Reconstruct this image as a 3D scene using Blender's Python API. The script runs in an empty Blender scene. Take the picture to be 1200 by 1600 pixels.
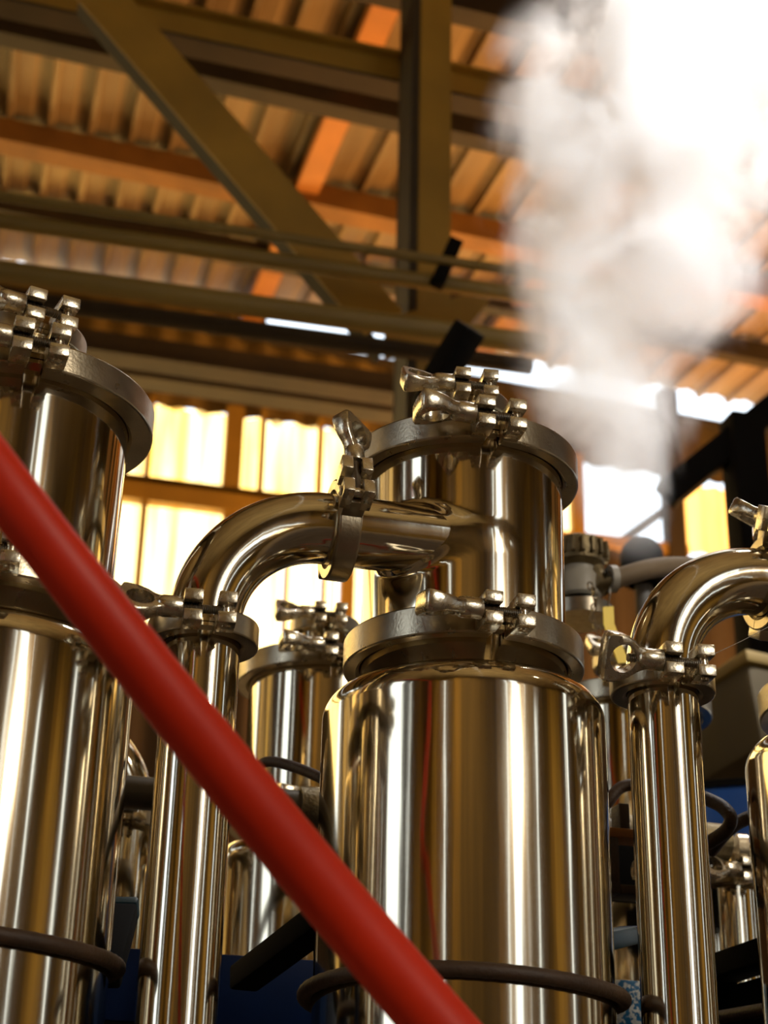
import bpy, bmesh, math, random
import numpy as np
from mathutils import Matrix, Vector
random.seed(7)
SC = bpy.context.scene
COL = SC.collection
PI = math.pi
rad = math.radians

# ------------------------------------------------------------------ camera
CAM = Vector((0, 0, 1.35))
FPX, YAW, PITCH, ROLL = 2600.0, rad(14), rad(25), 0.0216
_f = Vector((math.sin(YAW) * math.cos(PITCH), math.cos(YAW) * math.cos(PITCH), math.sin(PITCH)))
_r0 = Vector((math.cos(YAW), -math.sin(YAW), 0))
_u0 = _r0.cross(_f)
_r = (_r0 * math.cos(ROLL) + _u0 * math.sin(ROLL)).normalized()
_u = (_u0 * math.cos(ROLL) - _r0 * math.sin(ROLL)).normalized()
HF = Vector((math.sin(YAW), math.cos(YAW), 0))
cd = bpy.data.cameras.new('camera')
cam = bpy.data.objects.new('camera', cd)
COL.objects.link(cam)
cam.matrix_world = Matrix.Translation(CAM) @ Matrix((_r, _u, -_f)).transposed().to_4x4()
cd.sensor_fit = 'VERTICAL'
cd.sensor_height = 36.0
cd.lens = FPX / 1600 * 36.0
cd.clip_start = 0.05
cd.dof.use_dof = True
cd.dof.focus_distance = 1.74
cd.dof.aperture_fstop = cd.lens / 9.5
SC.camera = cam

def ray(px, py):
    return (_f * FPX + _r * (px - 600) - _u * (py - 800)).normalized()
def at(px, py, h):            # point seen at a pixel, h metres ahead (horizontally)
    d = ray(px, py); return CAM + d * (h / d.dot(HF))
def on_y(px, py, y):
    d = ray(px, py); return CAM + d * ((y - CAM.y) / d.y)
def on_z(px, py, z):
    d = ray(px, py); return CAM + d * ((z - CAM.z) / d.z)

# ------------------------------------------------------------------ sky, sun, added fill lights, exposure
w = bpy.data.worlds.new('sky'); SC.world = w
w.use_nodes = True
bg = w.node_tree.nodes['Background']
bg.inputs['Color'].default_value = (0.80, 0.90, 1.0, 1)
bg.inputs['Strength'].default_value = 2.6

def lamp(name, kind, loc, target, energy, color, **kw):
    l = bpy.data.lights.new(name, kind); l.energy = energy; l.color = color
    for k, v in kw.items(): setattr(l, k, v)
    o = bpy.data.objects.new(name, l); COL.objects.link(o); o.location = loc
    o.rotation_euler = (Vector(target) - Vector(loc)).to_track_quat('-Z', 'Y').to_euler()
    return o
sun_dir = Vector((0.30, 0.62, 0.95)).normalized()
lamp('sun', 'SUN', sun_dir * 30, (0, 0, 0), 21.0, (1.0, 0.90, 0.70), angle=rad(0.6))
lamp('yard_bounce_fill', 'AREA', (4.2, 6.7, 3.2), (3.2, 7.0, 6), 340, (1.0, 0.47, 0.14), shape='RECTANGLE', size=3.6, size_y=2.2)  # added area light, stands in for warm bounce onto the right of the roof
lamp('floor_bounce_fill', 'AREA', (-0.6, 5.4, 1.5), (-0.4, 5.8, 6), 8, (1.0, 0.62, 0.24), shape='RECTANGLE', size=4.0, size_y=2.4)  # added weak fill from below for the left of the roof
lamp('steam_top_fill', 'SPOT', (2.6, 3.2, 6.9), (1.42, 2.95, 3.6), 650, (1.0, 0.98, 0.95), spot_size=rad(30), spot_blend=0.6, shadow_soft_size=0.25)  # added spot that brightens the steam from above; the roof has no vent
lamp('steam_front_fill', 'SPOT', (3.4, -0.4, 6.9), (1.50, 3.1, 3.5), 3000, (0.94, 0.97, 1.0), spot_size=rad(19), spot_blend=0.7, shadow_soft_size=0.12)  # added unseen spot that whitens the steam from the camera side
lamp('rear_fill_spot', 'SPOT', (1.75, 0.9, 3.5), (1.35, 2.2, 1.75), 55, (1.0, 0.9, 0.75), spot_size=rad(60), spot_blend=0.8, shadow_soft_size=0.05)  # added spot to lift the fittings behind the front row
lamp('deck_fill_spot', 'SPOT', (0.8, -2.6, 2.6), (0.8, -1.6, 7.0), 650, (1.0, 0.82, 0.52), spot_size=rad(120), spot_blend=0.8, shadow_soft_size=0.05)  # added spot brightening the ceiling that the elbows mirror
lamp('daylight_fill_spot', 'SPOT', (3.9, -5.6, 4.6), (0.2, 1.3, 1.7), 800, (1.0, 0.88, 0.70), spot_size=rad(34), spot_blend=0.7, shadow_soft_size=0.20)  # added spot for hose and columns, in place of daylight from behind
lamp('back_wall_fill_spot', 'SPOT', (-1.5, -2.2, 6.9), (-2.5, -6, 3.0), 900, (1.0, 0.72, 0.36), spot_size=rad(110), spot_blend=0.8, shadow_soft_size=0.08)  # added pair of spots warming the back wall mirrored in the steel
lamp('back_wall_fill_spot', 'SPOT', (4.6, -1.6, 6.9), (6.6, -5.6, 3.0), 1300, (1.0, 0.76, 0.42), spot_size=rad(110), spot_blend=0.8, shadow_soft_size=0.08)

SC.view_settings.view_transform = 'Standard'
SC.view_settings.look = 'None'
SC.view_settings.gamma = 1.0
SC.view_settings.use_curve_mapping = False
SC.view_settings.exposure = 0.0
try:
    SC.cycles.use_denoising = True
    SC.cycles.max_bounces = 10
    SC.cycles.glossy_bounces = 6
    SC.cycles.transmission_bounces = 6
    SC.cycles.volume_bounces = 8
    SC.cycles.volume_step_rate = 0.25
    SC.cycles.caustics_reflective = False
    SC.cycles.caustics_refractive = False
    SC.cycles.sample_clamp_indirect = 6.0
except Exception:
    pass

# ------------------------------------------------------------------ materials
def mat(name, base, rough=0.5, metal=0.0, var=0.0, var_scale=6.0, stretch=(1, 1, 1), bump=0.0, bump_scale=40.0,
        bump_stretch=(1, 1, 1), base2=None, rough_var=0.0, spec=0.5, trans=None, thresh=None):
    m = bpy.data.materials.new(name); m.use_nodes = True
    nt = m.node_tree; n = nt.nodes; L = nt.links
    b = n['Principled BSDF']
    b.inputs['Base Color'].default_value = (*base, 1)
    b.inputs['Roughness'].default_value = rough
    b.inputs['Metallic'].default_value = metal
    b.inputs['Specular IOR Level'].default_value = spec
    tc = n.new('ShaderNodeTexCoord')
    def noise(scale, st, detail=4):
        mp = n.new('ShaderNodeMapping'); mp.inputs['Scale'].default_value = st
        L.new(tc.outputs['Object'], mp.inputs['Vector'])
        t = n.new('ShaderNodeTexNoise'); t.inputs['Scale'].default_value = scale; t.inputs['Detail'].default_value = detail
        L.new(mp.outputs['Vector'], t.inputs['Vector']); return t
    if var or base2:
        t = noise(var_scale, stretch)
        rp = n.new('ShaderNodeValToRGB')
        lo, hi = thresh or (0.3, 0.7)
        rp.color_ramp.elements[0].position = lo; rp.color_ramp.elements[1].position = hi
        c2 = base2 or tuple(c * (1 - var) for c in base)
        rp.color_ramp.elements[0].color = (*c2, 1); rp.color_ramp.elements[1].color = (*base, 1)
        L.new(t.outputs['Fac'], rp.inputs['Fac']); L.new(rp.outputs['Color'], b.inputs['Base Color'])
    if rough_var:
        t = noise(var_scale * 1.7, stretch)
        mr = n.new('ShaderNodeMapRange'); mr.inputs['To Min'].default_value = max(0.02, rough - rough_var); mr.inputs['To Max'].default_value = rough + rough_var
        L.new(t.outputs['Fac'], mr.inputs['Value']); L.new(mr.outputs['Result'], b.inputs['Roughness'])
    if bump:
        t = noise(bump_scale, bump_stretch, 3)
        bp = n.new('ShaderNodeBump'); bp.inputs['Strength'].default_value = bump; bp.inputs['Distance'].default_value = 0.01
        L.new(t.outputs['Fac'], bp.inputs['Height']); L.new(bp.outputs['Normal'], b.inputs['Normal'])
    if trans:
        tr = n.new('ShaderNodeBsdfTranslucent'); tr.inputs['Color'].default_value = (*trans[0], 1)
        if var or base2:
            mx2 = n.new('ShaderNodeMix'); mx2.data_type = 'RGBA'; mx2.blend_type = 'MULTIPLY'; mx2.inputs[0].default_value = 1.0
            L.new(rp.outputs['Color'], mx2.inputs[6]); mx2.inputs[7].default_value = (*trans[0], 1); L.new(mx2.outputs[2], tr.inputs['Color'])
        mx = n.new('ShaderNodeMixShader'); mx.inputs[0].default_value = trans[1]
        L.new(b.outputs[0], mx.inputs[1]); L.new(tr.outputs[0], mx.inputs[2])
        L.new(mx.outputs[0], n['Material Output'].inputs['Surface'])
    return m
M = {}
M['steel'] = mat('polished_steel', (0.75, 0.665, 0.50), 0.10, 1.0, var=0.22, var_scale=9, stretch=(1, 1, 0.12), bump=0.035, bump_scale=30, bump_stretch=(1, 1, 0.06), rough_var=0.05)
M['tube'] = mat('polished_tube_steel', (0.77, 0.70, 0.55), 0.10, 1.0, var=0.18, var_scale=12, stretch=(1, 1, 0.3), bump=0.03, bump_scale=26, bump_stretch=(1, 1, 0.15), rough_var=0.05)
M['band'] = mat('satin_cast_steel', (0.46, 0.395, 0.285), 0.30, 1.0, var=0.25, var_scale=30, rough_var=0.08, bump=0.05, bump_scale=300)
M['cast'] = mat('bright_cast_steel', (0.72, 0.65, 0.51), 0.27, 1.0, var=0.25, var_scale=50, rough_var=0.08, bump=0.06, bump_scale=220)
M['bolt'] = mat('dull_bolt_steel', (0.34, 0.29, 0.22), 0.34, 1.0, var=0.3, var_scale=90)
M['gasket'] = mat('black_gasket', (0.015, 0.013, 0.012), 0.6)
M['red'] = mat('red_rubber', (0.70, 0.030, 0.005), 0.48, var=0.3, var_scale=5, bump=0.02, bump_scale=200, spec=0.3)
M['hose'] = mat('rusty_brown_hose', (0.055, 0.026, 0.010), 0.6, var=0.4, var_scale=30, bump=0.15, bump_scale=250)
M['greyhose'] = mat('dusty_brown_hose', (0.17, 0.12, 0.07), 0.7, var=0.3, var_scale=20)
M['tan'] = mat('tan_painted_steel', (0.38, 0.215, 0.022), 0.6, var=0.35, var_scale=3, bump=0.02)
M['orange'] = mat('orange_steel', (0.55, 0.22, 0.045), 0.6, var=0.3, var_scale=3)  # orange light on the rafters put into the colour; also the rusty hanger bar
M['purlin'] = mat('brown_purlin_steel', (0.32, 0.145, 0.025), 0.65, var=0.4, var_scale=4)
M['dark'] = mat('dark_steel', (0.040, 0.026, 0.009), 0.7, var=0.5, var_scale=4)  # plain dark tone; also puts shade into purlins and the post side
M['pipe'] = mat('olive_brown_pipe', (0.24, 0.16, 0.03), 0.55, var=0.45, var_scale=5, stretch=(0.3, 1, 1))
M['roof'] = mat('weathered_roof_sheet', (0.33, 0.23, 0.11), 0.6, base2=(0.14, 0.09, 0.035), var_scale=2.2, stretch=(1, 0.25, 1))
M['clad'] = mat('brown_wall_cladding', (0.25, 0.155, 0.028), 0.7, var=0.5, var_scale=2.5, stretch=(1, 1, 0.3))
M['clad2'] = mat('tan_wall_cladding', (0.42, 0.28, 0.055), 0.65, var=0.4, var_scale=2.5, stretch=(1, 1, 0.2))
M['clad3'] = mat('dark_wall_cladding', (0.115, 0.075, 0.020), 0.75, var=0.5, var_scale=2.5, stretch=(1, 1, 0.2))
M['deck'] = mat('dusty_deck_sheet', (0.36, 0.29, 0.17), 0.7, var=0.35, var_scale=1.5)
M['clad4'] = mat('darkest_wall_cladding', (0.05, 0.032, 0.014), 0.8, var=0.5, var_scale=2.5, stretch=(1, 1, 0.2))  # darkest cladding tone, used low on the far wall
M['fibre'] = mat('yellowed_fibreglass', (0.95, 0.86, 0.62), 0.5, base2=(0.86, 0.60, 0.20), var_scale=2.6, stretch=(3.2, 1, 0.3), thresh=(0.34, 0.56), trans=((1.0, 0.90, 0.62), 0.8))
M['fibre_orange'] = mat('amber_fibreglass', (0.95, 0.72, 0.42), 0.5, base2=(0.9, 0.5, 0.2), var_scale=2.2, stretch=(2.2, 1, 0.35), trans=((1.0, 0.72, 0.36), 0.7))
M['blue'] = mat('dark_blue_paint', (0.006, 0.028, 0.12), 0.45, base2=(0.004, 0.018, 0.07), var_scale=8, spec=0.2)
M['blue_flake'] = mat('flaking_blue_paint', (0.015, 0.18, 0.42), 0.5, base2=(0.80, 0.84, 0.84), var_scale=150, thresh=(0.46, 0.52), bump=0.3, bump_scale=60)
M['teal'] = mat('dark_teal_paint', (0.012, 0.035, 0.045), 0.5, var=0.4)
M['black'] = mat('black_painted_steel', (0.005, 0.0045, 0.004), 0.85, var=0.3, spec=0.1)
M['yellow'] = mat('yellow_plastic', (0.85, 0.60, 0.01), 0.45)
M['white'] = mat('white_plastic', (0.24, 0.22, 0.18), 0.5)
M['brass'] = mat('tarnished_brass', (0.22, 0.17, 0.09), 0.5, 0.8, var=0.4, var_scale=40, bump=0.2, bump_scale=200)
M['concrete'] = mat('brown_concrete', (0.22, 0.17, 0.12), 0.85, var=0.3, var_scale=1.5, bump=0.1)
M['yard'] = mat('dusty_yard_ground', (0.42, 0.32, 0.20), 0.9, var=0.2, var_scale=0.8)
M['thread'] = mat('pale_web_thread', (0.7, 0.68, 0.6), 0.5)

# ------------------------------------------------------------------ mesh helpers
class MB:
    def __init__(s): s.v = []; s.f = []
    def add(s, vs, fs, T=None):
        b = len(s.v)
        if T is not None: vs = [T @ Vector(p) for p in vs]
        s.v += [tuple(p) for p in vs]; s.f += [tuple(i + b for i in f) for f in fs]; return s
    def lathe(s, prof, seg=64, a0=0.0, a1=None, loop=False, T=None):
        full = a1 is None
        a1 = a0 + 2 * PI if full else a1
        n = seg if full else seg + 1
        vs = []; fs = []; k = len(prof)
        for i in range(n):
            a = a0 + (a1 - a0) * i / seg; c, d = math.cos(a), math.sin(a)
            vs += [(r * c, r * d, z) for r, z in prof]
        for i in range(seg):
            j = (i + 1) % n
            for q in range(k if loop else k - 1):
                q2 = (q + 1) % k
                fs.append((i * k + q, j * k + q, j * k + q2, i * k + q2))
        if not full and loop:
            fs.append(tuple(range(k)))
            fs.append(tuple(reversed([seg * k + q for q in range(k)])))
        return s.add(vs, fs, T)
    def tube(s, pts, r, seg=20, caps=True, closed=False, T=None):
        pts = [Vector(p) for p in pts]; n = len(pts)
        rs = r if isinstance(r, (list, tuple)) else [r] * n
        tg = []
        for i in range(n):
            a = pts[(i - 1) % n] if (closed or i > 0) else pts[i]
            b = pts[(i + 1) % n] if (closed or i < n - 1) else pts[i]
            tg.append((b - a).normalized())
        up = Vector((0, 0, 1)) if abs(tg[0].z) < 0.9 else Vector((0, 1, 0))
        nv = (up - tg[0] * up.dot(tg[0])).normalized(); vs = []; fs = []
        for i in range(n):
            nv = (nv - tg[i] * nv.dot(tg[i])).normalized(); bn = tg[i].cross(nv)
            for k in range(seg):
                a = 2 * PI * k / seg
                vs.append(pts[i] + (nv * math.cos(a) + bn * math.sin(a)) * rs[i])
        for i in range(n if closed else n - 1):
            j = (i + 1) % n
            for k in range(seg):
                k2 = (k + 1) % seg
                fs.append((i * seg + k, i * seg + k2, j * seg + k2, j * seg + k))
        if caps and not closed:
            fs.append(tuple(reversed(range(seg)))); fs.append(tuple((n - 1) * seg + k for k in range(seg)))
        return s.add(vs, fs, T)
    def box(s, lo, hi, bevel=0.0, T=None, taper=1.0):
        x0, y0, z0 = lo; x1, y1, z1 = hi
        if not bevel:
            vs = [(x0, y0, z0), (x1, y0, z0), (x1, y1, z0), (x0, y1, z0), (x0, y0, z1), (x1, y0, z1), (x1, y1, z1), (x0, y1, z1)]
            fs = [(3, 2, 1, 0), (4, 5, 6, 7), (0, 1, 5, 4), (1, 2, 6, 5), (2, 3, 7, 6), (3, 0, 4, 7)]
            return s.add(vs, fs, T)
        bm = bmesh.new(); bmesh.ops.create_cube(bm, size=1.0)
        for v in bm.verts:
            v.co = Vector(((x0 + x1) / 2 + v.co.x * (x1 - x0), (y0 + y1) / 2 + v.co.y * (y1 - y0), (z0 + z1) / 2 + v.co.z * (z1 - z0)))
        bmesh.ops.bevel(bm, geom=list(bm.edges), offset=bevel, segments=2, profile=0.5, affect='EDGES')
        bm.verts.index_update()
        s.add([v.co.copy() for v in bm.verts], [[v.index for v in f.verts] for f in bm.faces], T); bm.free(); return s
    def beam(s, a, b, wid, dep, up=(0, 0, 1), bevel=0.0):
        a = Vector(a); b = Vector(b); x = (b - a).normalized(); u = Vector(up)
        z = (u - x * u.dot(x)).normalized(); y = z.cross(x)
        T = Matrix((x, y, z)).transposed().to_4x4(); T.translation = a
        return s.box((0, -wid / 2, -dep / 2), ((b - a).length, wid / 2, dep / 2), bevel, T)
    def build(s, name, m, parent=None, smooth=True, ang=38):
        me = bpy.data.meshes.new(name); me.from_pydata(s.v, [], s.f)
        bm = bmesh.new(); bm.from_mesh(me); bmesh.ops.recalc_face_normals(bm, faces=bm.faces); bm.to_mesh(me); bm.free()
        if smooth:
            me.shade_smooth(); me.set_sharp_from_angle(angle=rad(ang))
        me.materials.append(M[m] if isinstance(m, str) else m)
        o = bpy.data.objects.new(name, me); COL.objects.link(o)
        if parent: o.parent = parent
        return o
def tag(o, label=None, cat=None, group=None, kind=None):
    if label: o['label'] = label
    if cat: o['category'] = cat
    if group: o['group'] = group
    if kind: o['kind'] = kind
    return o
def empty(name, loc=(0, 0, 0), R=None):
    o = bpy.data.objects.new(name, None); COL.objects.link(o); o.empty_display_size = 0.05
    T = Matrix.Translation(Vector(loc))
    if R is not None: T = T @ R.to_4x4()
    o.matrix_world = T
    return o
def copy_tree(o, parent=None):
    c = o.copy(); COL.objects.link(c)
    if parent: c.parent = parent
    for ch in [x for x in bpy.data.objects if x.parent == o]: copy_tree(ch, c)
    return c
def local_of(o, p): return Vector(p) - o.location
def corrugated(mb, x0, x1, z0, z1, y, pitch=0.12, amp=0.018, step=6):
    n = max(2, int((x1 - x0) / pitch * step)); vs = []; fs = []
    for i in range(n + 1):
        x = x0 + (x1 - x0) * i / n; o = amp * math.sin(2 * PI * x / pitch)
        vs += [(x, y + o, z0), (x, y + o, z1)]
    for i in range(n): fs.append((2 * i, 2 * i + 2, 2 * i + 3, 2 * i + 1))
    return mb.add(vs, fs)

# ------------------------------------------------------------------ the building
YW = 8.5                                     # far wall
ROOF_TAN = math.tan(rad(6.6))
Z_EAVE = on_y(960, 586, YW).z
RX = 0.045; XE = on_y(960, 586, YW).x
def z_roof(y, x=0.0): return Z_EAVE - (YW - y) * ROOF_TAN - (x - XE) * RX
def on_roof(px, py, drop=0.0):
    d = ray(px, py)                           # z = Z_EAVE - drop - (YW-y)*tan
    t = (Z_EAVE - drop - YW * ROOF_TAN + XE * RX - CAM.z) / (d.z - d.y * ROOF_TAN + d.x * RX)
    return CAM + d * t
X0, X1, YB, YF, ZH = -7.0, 9.5, -6.0, 3.8, 7.2
def plain(name, lo, hi, m, parent=None, kind='structure', bevel=0):
    o = MB().box(lo, hi, bevel).build(name, m, parent, smooth=False)
    if parent is None and kind: o['kind'] = kind
    return o
plain('floor', (X0, YB, -0.1), (X1, YW, 0), 'concrete')
plain('ground', (-60, -60, -0.16), (60, 60, -0.11), 'yard')

# far wall: cladding strips round the glazed rows
zU1 = on_y(250, 634, YW).z; zU0 = on_y(250, 763, YW).z
zL1 = on_y(250, 784, YW).z; zL0 = on_y(430, 1030, YW).z
zTop = on_y(960, 634, YW).z
def wx(px, py=700): return on_y(px, py, YW).x
wall = empty('wall_far', (0, YW, 0)); wall['kind'] = 'structure'
def z_top(x): return zTop - (x - XE) * RX
def clad(name, x0, x1, z0, z1, m, pitch=0.2, amp=0.02, y=YW, parent=wall, slope=False):
    mb = MB(); corrugated(mb, x0, x1, z0, z1, 0, pitch, amp)
    if slope: mb.v = [(p[0], p[1], z_top(p[0]) + (0.14 if x1 < wx(420) else 0) if p[2] == z1 else p[2]) for p in mb.v]
    return mb.build(name, m, parent, ang=80)
xs = [X0, -4.5, -2.6] + [wx(p) for p in (60, 405, 600, 880, 1180)] + [X1]
zS0, zS1 = on_y(170, 576, YW).z, on_y(170, 563, YW).z
for k, (a, b) in enumerate(zip(xs[:-1], xs[1:])):
    if k == 3:                                # this bay has a narrow glazed slit below the eave
        clad('wall_sheet', a, b, zU1, zS0, 'clad'); clad('wall_sheet', wx(222), b, zS0, zS1, 'clad')
        clad('wall_sheet', a, b, zS1, zTop + 1e-5, 'clad', slope=True)
    else: clad('wall_sheet', a, b, zU1, zTop + 1e-5, 'clad' if b < wx(620) else 'clad3', slope=True)
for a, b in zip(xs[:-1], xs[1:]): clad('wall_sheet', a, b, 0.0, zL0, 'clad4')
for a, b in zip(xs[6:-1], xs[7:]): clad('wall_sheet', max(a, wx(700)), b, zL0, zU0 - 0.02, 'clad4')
MB().beam((X0, 0, z_top(X0) - 0.015), (X1, 0, z_top(X1) - 0.015), 0.11, 0.03).build('wall_plate', 'dark', wall, False)
def window(n, cells, z0, z1, m, rails=(), mull=(), pitch=0.115):
    wdw = empty('window_%d' % n, (0, YW, 0)); wdw['kind'] = 'structure'
    for a, b in cells:
        mb = MB(); corrugated(mb, a, b, z0, z1, 0, pitch, 0.016); mb.build('panel', m, wdw, ang=80)
    for x, wd in mull: MB().box((x - wd / 2, -0.09, z0 - 0.02), (x + wd / 2, -0.03, z1 + 0.02)).build('mullion', 'tan', wdw, False)
    for za, zb in rails: MB().box((cells[0][0], -0.10, za), (cells[-1][1], -0.02, zb)).build('rail', 'tan', wdw, False)
    return wdw
b1 = [-3, -20, 60, 130, 197, 231, 362, 407, 497, 560, 640, 720, 800, 893]
X = [wx(p, 700) for p in b1[1:]]
cells = [(X0 + 1.2, X[0])] + [(a + 0.012, b - 0.012) for a, b in zip(X[:-1], X[1:])]
window(1, cells, zU0, zU1, 'fibre', rails=[(zU0 - 0.02, zU0 + 0.01)],
       mull=[(X[5], 0.10), (X[3], 0.035), (X[4], 0.03), (X[6], 0.03), (X[7], 0.03), (X[8], 0.06), (X[12], 0.08)])
b2 = [-20, 60, 130, 216, 352, 445, 503, 530, 549, 640, 700]
X = [wx(p, 880) for p in b2]
cells = [(X0 + 1.2, X[0])] + [(a + 0.012, b - 0.012) for a, b in zip(X[:-1], X[1:])]
window(2, cells, zL0, zL1, 'fibre', rails=[(zL1 - 0.045, zU0 + 0.02), (zL0 - 0.04, zL0 + 0.02)],
       mull=[(X[3], 0.035), (X[4], 0.08), (X[5], 0.02), (X[6], 0.02), ((X[7] + X[8]) / 2, 0.075), (X[10], 0.06)])
window(4, [(wx(60), wx(222))], zS0, zS1, 'fibre')
Xr = [wx(1066, 820), wx(1166, 820)]
window(3, [(Xr[0], Xr[1])], zU0 + 0.02, zU1 - 0.04, 'fibre_orange', mull=[(Xr[0] - 0.06, 0.09), (Xr[1] + 0.05, 0.1)])
clad('wall_sheet', Xr[1] + 0.1, X1, zU0 - 0.02, zU1, 'clad3')
MB().box((wx(893, 820), -0.08, zU0 - 0.04), (Xr[0], 0, zU0 + 0.03)).build('sill', 'tan', wall, False)
MB().beam(local_of(wall, on_y(905, 893, YW)), local_of(wall, on_y(1046, 792, YW)), 0.05, 0.075, up=(0, 1, 0)).build('diagonal', 'dark', wall, False)
MB().box((wx(1040, 700) - 0.055, -0.1, 0), (wx(1040, 700) + 0.055, 0, zTop + 0.12)).build('wall_post', 'dark', wall, False)

# other walls, flat back roof and the openings the steel mirrors
def open_wall(name, axis, pos, a0, a1, z1, gaps, mats):
    wl = empty(name, (0, 0, 0)); wl['kind'] = 'structure'
    cuts = sorted(gaps); a = a0; k = 0
    def strip(p, q, zlo, zhi):
        nonlocal k
        n = max(1, int((q - p) / 0.9))
        for i in range(n):
            u0 = p + (q - p) * i / n; u1 = p + (q - p) * (i + 1) / n - 0.006
            off = 0.04 * (k % 2); m = mats[(k * 7 + k // 3) % len(mats)]; k += 1
            lo, hi = ((u0, pos - 0.05 + off, zlo), (u1, pos + 0.05 + off, zhi)) if axis == 'x' else ((pos - 0.05 + off, u0, zlo), (pos + 0.05 + off, u1, zhi))
            MB().box(lo, hi).build('wall_panel', m, wl, False)
    for g0, g1, zb, zt in cuts:
        strip(a, g0, 0, z1)
        strip(g0, g1, 0, zb)
        if zt < z1: strip(g0, g1, zt, z1)
        a = g1
    strip(a, a1, 0, z1)
    return wl
open_wall('wall_back', 'x', YB, X0, X1, ZH, [(3.45, 4.45, 0.9, 6.9), (2.75, 2.95, 1.5, 6.5), (5.3, 5.45, 1.5, 6.5), (7.2, 7.6, 1.5, 6.0), (-4.3, -4.05, 1.5, 6.0)], ['clad', 'clad3', 'clad2', 'clad3', 'clad'])
open_wall('wall_left', 'y', X0, YB, YW, ZH, [(-1.6, -0.1, 0.6, 6.6), (-2.7, -2.5, 1.0, 6.4), (1.2, 1.4, 1.0, 6.0)], ['clad3', 'clad2', 'clad', 'clad2'])
open_wall('wall_right', 'y', X1, YB, YW, ZH, [(3.4, 4.6, 1.0, 5.0), (-1.5, -1.2, 1.0, 6.0), (6.3, 7.6, 1.0, 4.6), (1.4, 1.65, 1.0, 6)], ['clad3', 'clad', 'clad2', 'clad'])
ceil = empty('ceiling', (0, 0, 0)); ceil['kind'] = 'structure'
for i in range(11):
    xa = X0 + i * 1.5
    MB().box((xa, YB, ZH), (xa + 1.49, YF, ZH + 0.06)).build('deck_panel', 'deck', ceil, False)
for x0_, x1_ in ((X0, 1.2), (1.2, X1)):
    MB().box((x0_, YF, z_roof(YF, x1_) - 0.02), (x1_, YF + 0.05, ZH + 0.06)).build('fascia_panel', 'clad3', ceil, False)
# corrugated roof sheets, one by one
sheet_w = 0.80
def roof_sheet(xa, xb, ya, yb):
    prof = []; p = 0.20
    x = xa
    while x < xb - 1e-6:
        for dx, dz in ((0, 0), (0.07, 0), (0.085, 0.012), (0.115, 0.012), (0.13, 0), (0.150, 0), (0.160, -0.038), (0.185, -0.038), (0.195, 0)):
            if x + dx <= xb + 1e-6: prof.append((x + dx, dz))
        x += p
    prof.append((xb, 0)); vs = []; fs = []
    for px_, dz in prof:
        vs += [(px_, ya, z_roof(ya, px_) + dz), (px_, yb, z_roof(yb, px_) + dz)]
    for i in range(len(prof) - 1): fs.append((2 * i, 2 * i + 2, 2 * i + 3, 2 * i + 1))
    return MB().add(vs, fs).build('roof_sheet', 'roof', ceil, False)
x = -5.2
while x < 8.0:
    roof_sheet(x, x + sheet_w, YF, 6.2); roof_sheet(x, x + sheet_w, 6.1, YW + 0.03); x += sheet_w
def purlin(y, hgt, dep, m='purlin', drop=0.045):
    z = -drop - hgt / 2
    return MB().beam((X0, y + dep / 2, z_roof(y, X0) + z), (X1, y + dep / 2, z_roof(y, X1) + z), dep, hgt).build('purlin', m, ceil, False)
yA = on_roof(300, 285, 0.2).y; yB = on_roof(500, 160, 0.25).y; yD = on_roof(800, 20, .25).y
purlin(yA, 0.13, 0.13); purlin(yB, 0.20, 0.10, 'dark'); purlin(yD, 0.24, 0.10, 'dark'); purlin(on_roof(850, 485, 0.12).y, 0.12, 0.08, 'dark')  # dark purlins carry their shade in the colour
print('purlin y', yD, yB, yA, 'eave', Z_EAVE, 'zU', zU0, zU1, zTop)
def rafter(px, py, px2, py2, wid=0.12, m='orange'):
    p = on_roof(px, py, 0.09); q = on_roof(px2, py2, 0.09)
    xm = (p.x + q.x) / 2
    return MB().beam((xm, YF, z_roof(YF, xm) - 0.085), (xm, YW, z_roof(YW, xm) - 0.085), wid, 0.07).build('rafter', m, ceil, False)
rafter(430, 420, 590, 20); rafter(930, 330, 1010, 210, m='purlin'); rafter(-260, 420, -250, 20)  # orange ones have the warm light put into their colour
# tan beam crossing in front of the roof, post and diagonal brace (one frame line)
YP = 4.45
def thing1(name, label, cat, mb, m, group=None, smooth=True, ang=38):
    o = mb.build(name, m, None, smooth, ang); return tag(o, label, cat, group)
def x_pipe(name, label, pxa, pya, rpx, y, xa, xb, m='pipe', cat='pipe', seg=20, flange=()):
    p = on_y(pxa, pya, y); zc = (p - CAM).dot(_f); r = rpx * zc / FPX
    t = empty(name, (p.x, y, p.z)); tag(t, label, cat)
    MB().tube([(xa - p.x, 0, 0), (xb - p.x, 0, 0)], r, seg).build('pipe_run', m, t)
    for fx in flange:
        q = on_y(fx, pya + (fx - pxa) * 0.14, y)
        MB().tube([(q.x - p.x - 0.05, 0, 0), (q.x - p.x + 0.05, 0, 0)], r * 1.3, seg).build('coupling', 'dark', t)
    t.rotation_euler.y = -0.02
    return t
pt = on_y(672, 250, YP)
post = empty('steel_post', (pt.x, YP, 0)); tag(post, 'upright tan painted steel post beneath the roof', 'post')
zp = z_roof(YP, 2.0) - 0.05
MB().box((-0.040, -0.006, 0), (0.072, 0.006, zp)).build('front_flange', 'tan', post, False)
MB().box((-0.012, 0.006, 0), (0.012, 0.15, zp)).build('web', 'tan', post, False)
MB().box((-0.072, 0.15, 0), (0.072, 0.162, zp)).build('rear_flange', 'dark', post, False)
MB().box((-0.070, -0.004, 0), (-0.042, 0.148, zp)).build('shaded_side', 'dark', post, False)  # shade on the left of the tan post, put into a dark strip
gp = on_y(690, 500, YP - 0.03)
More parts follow.
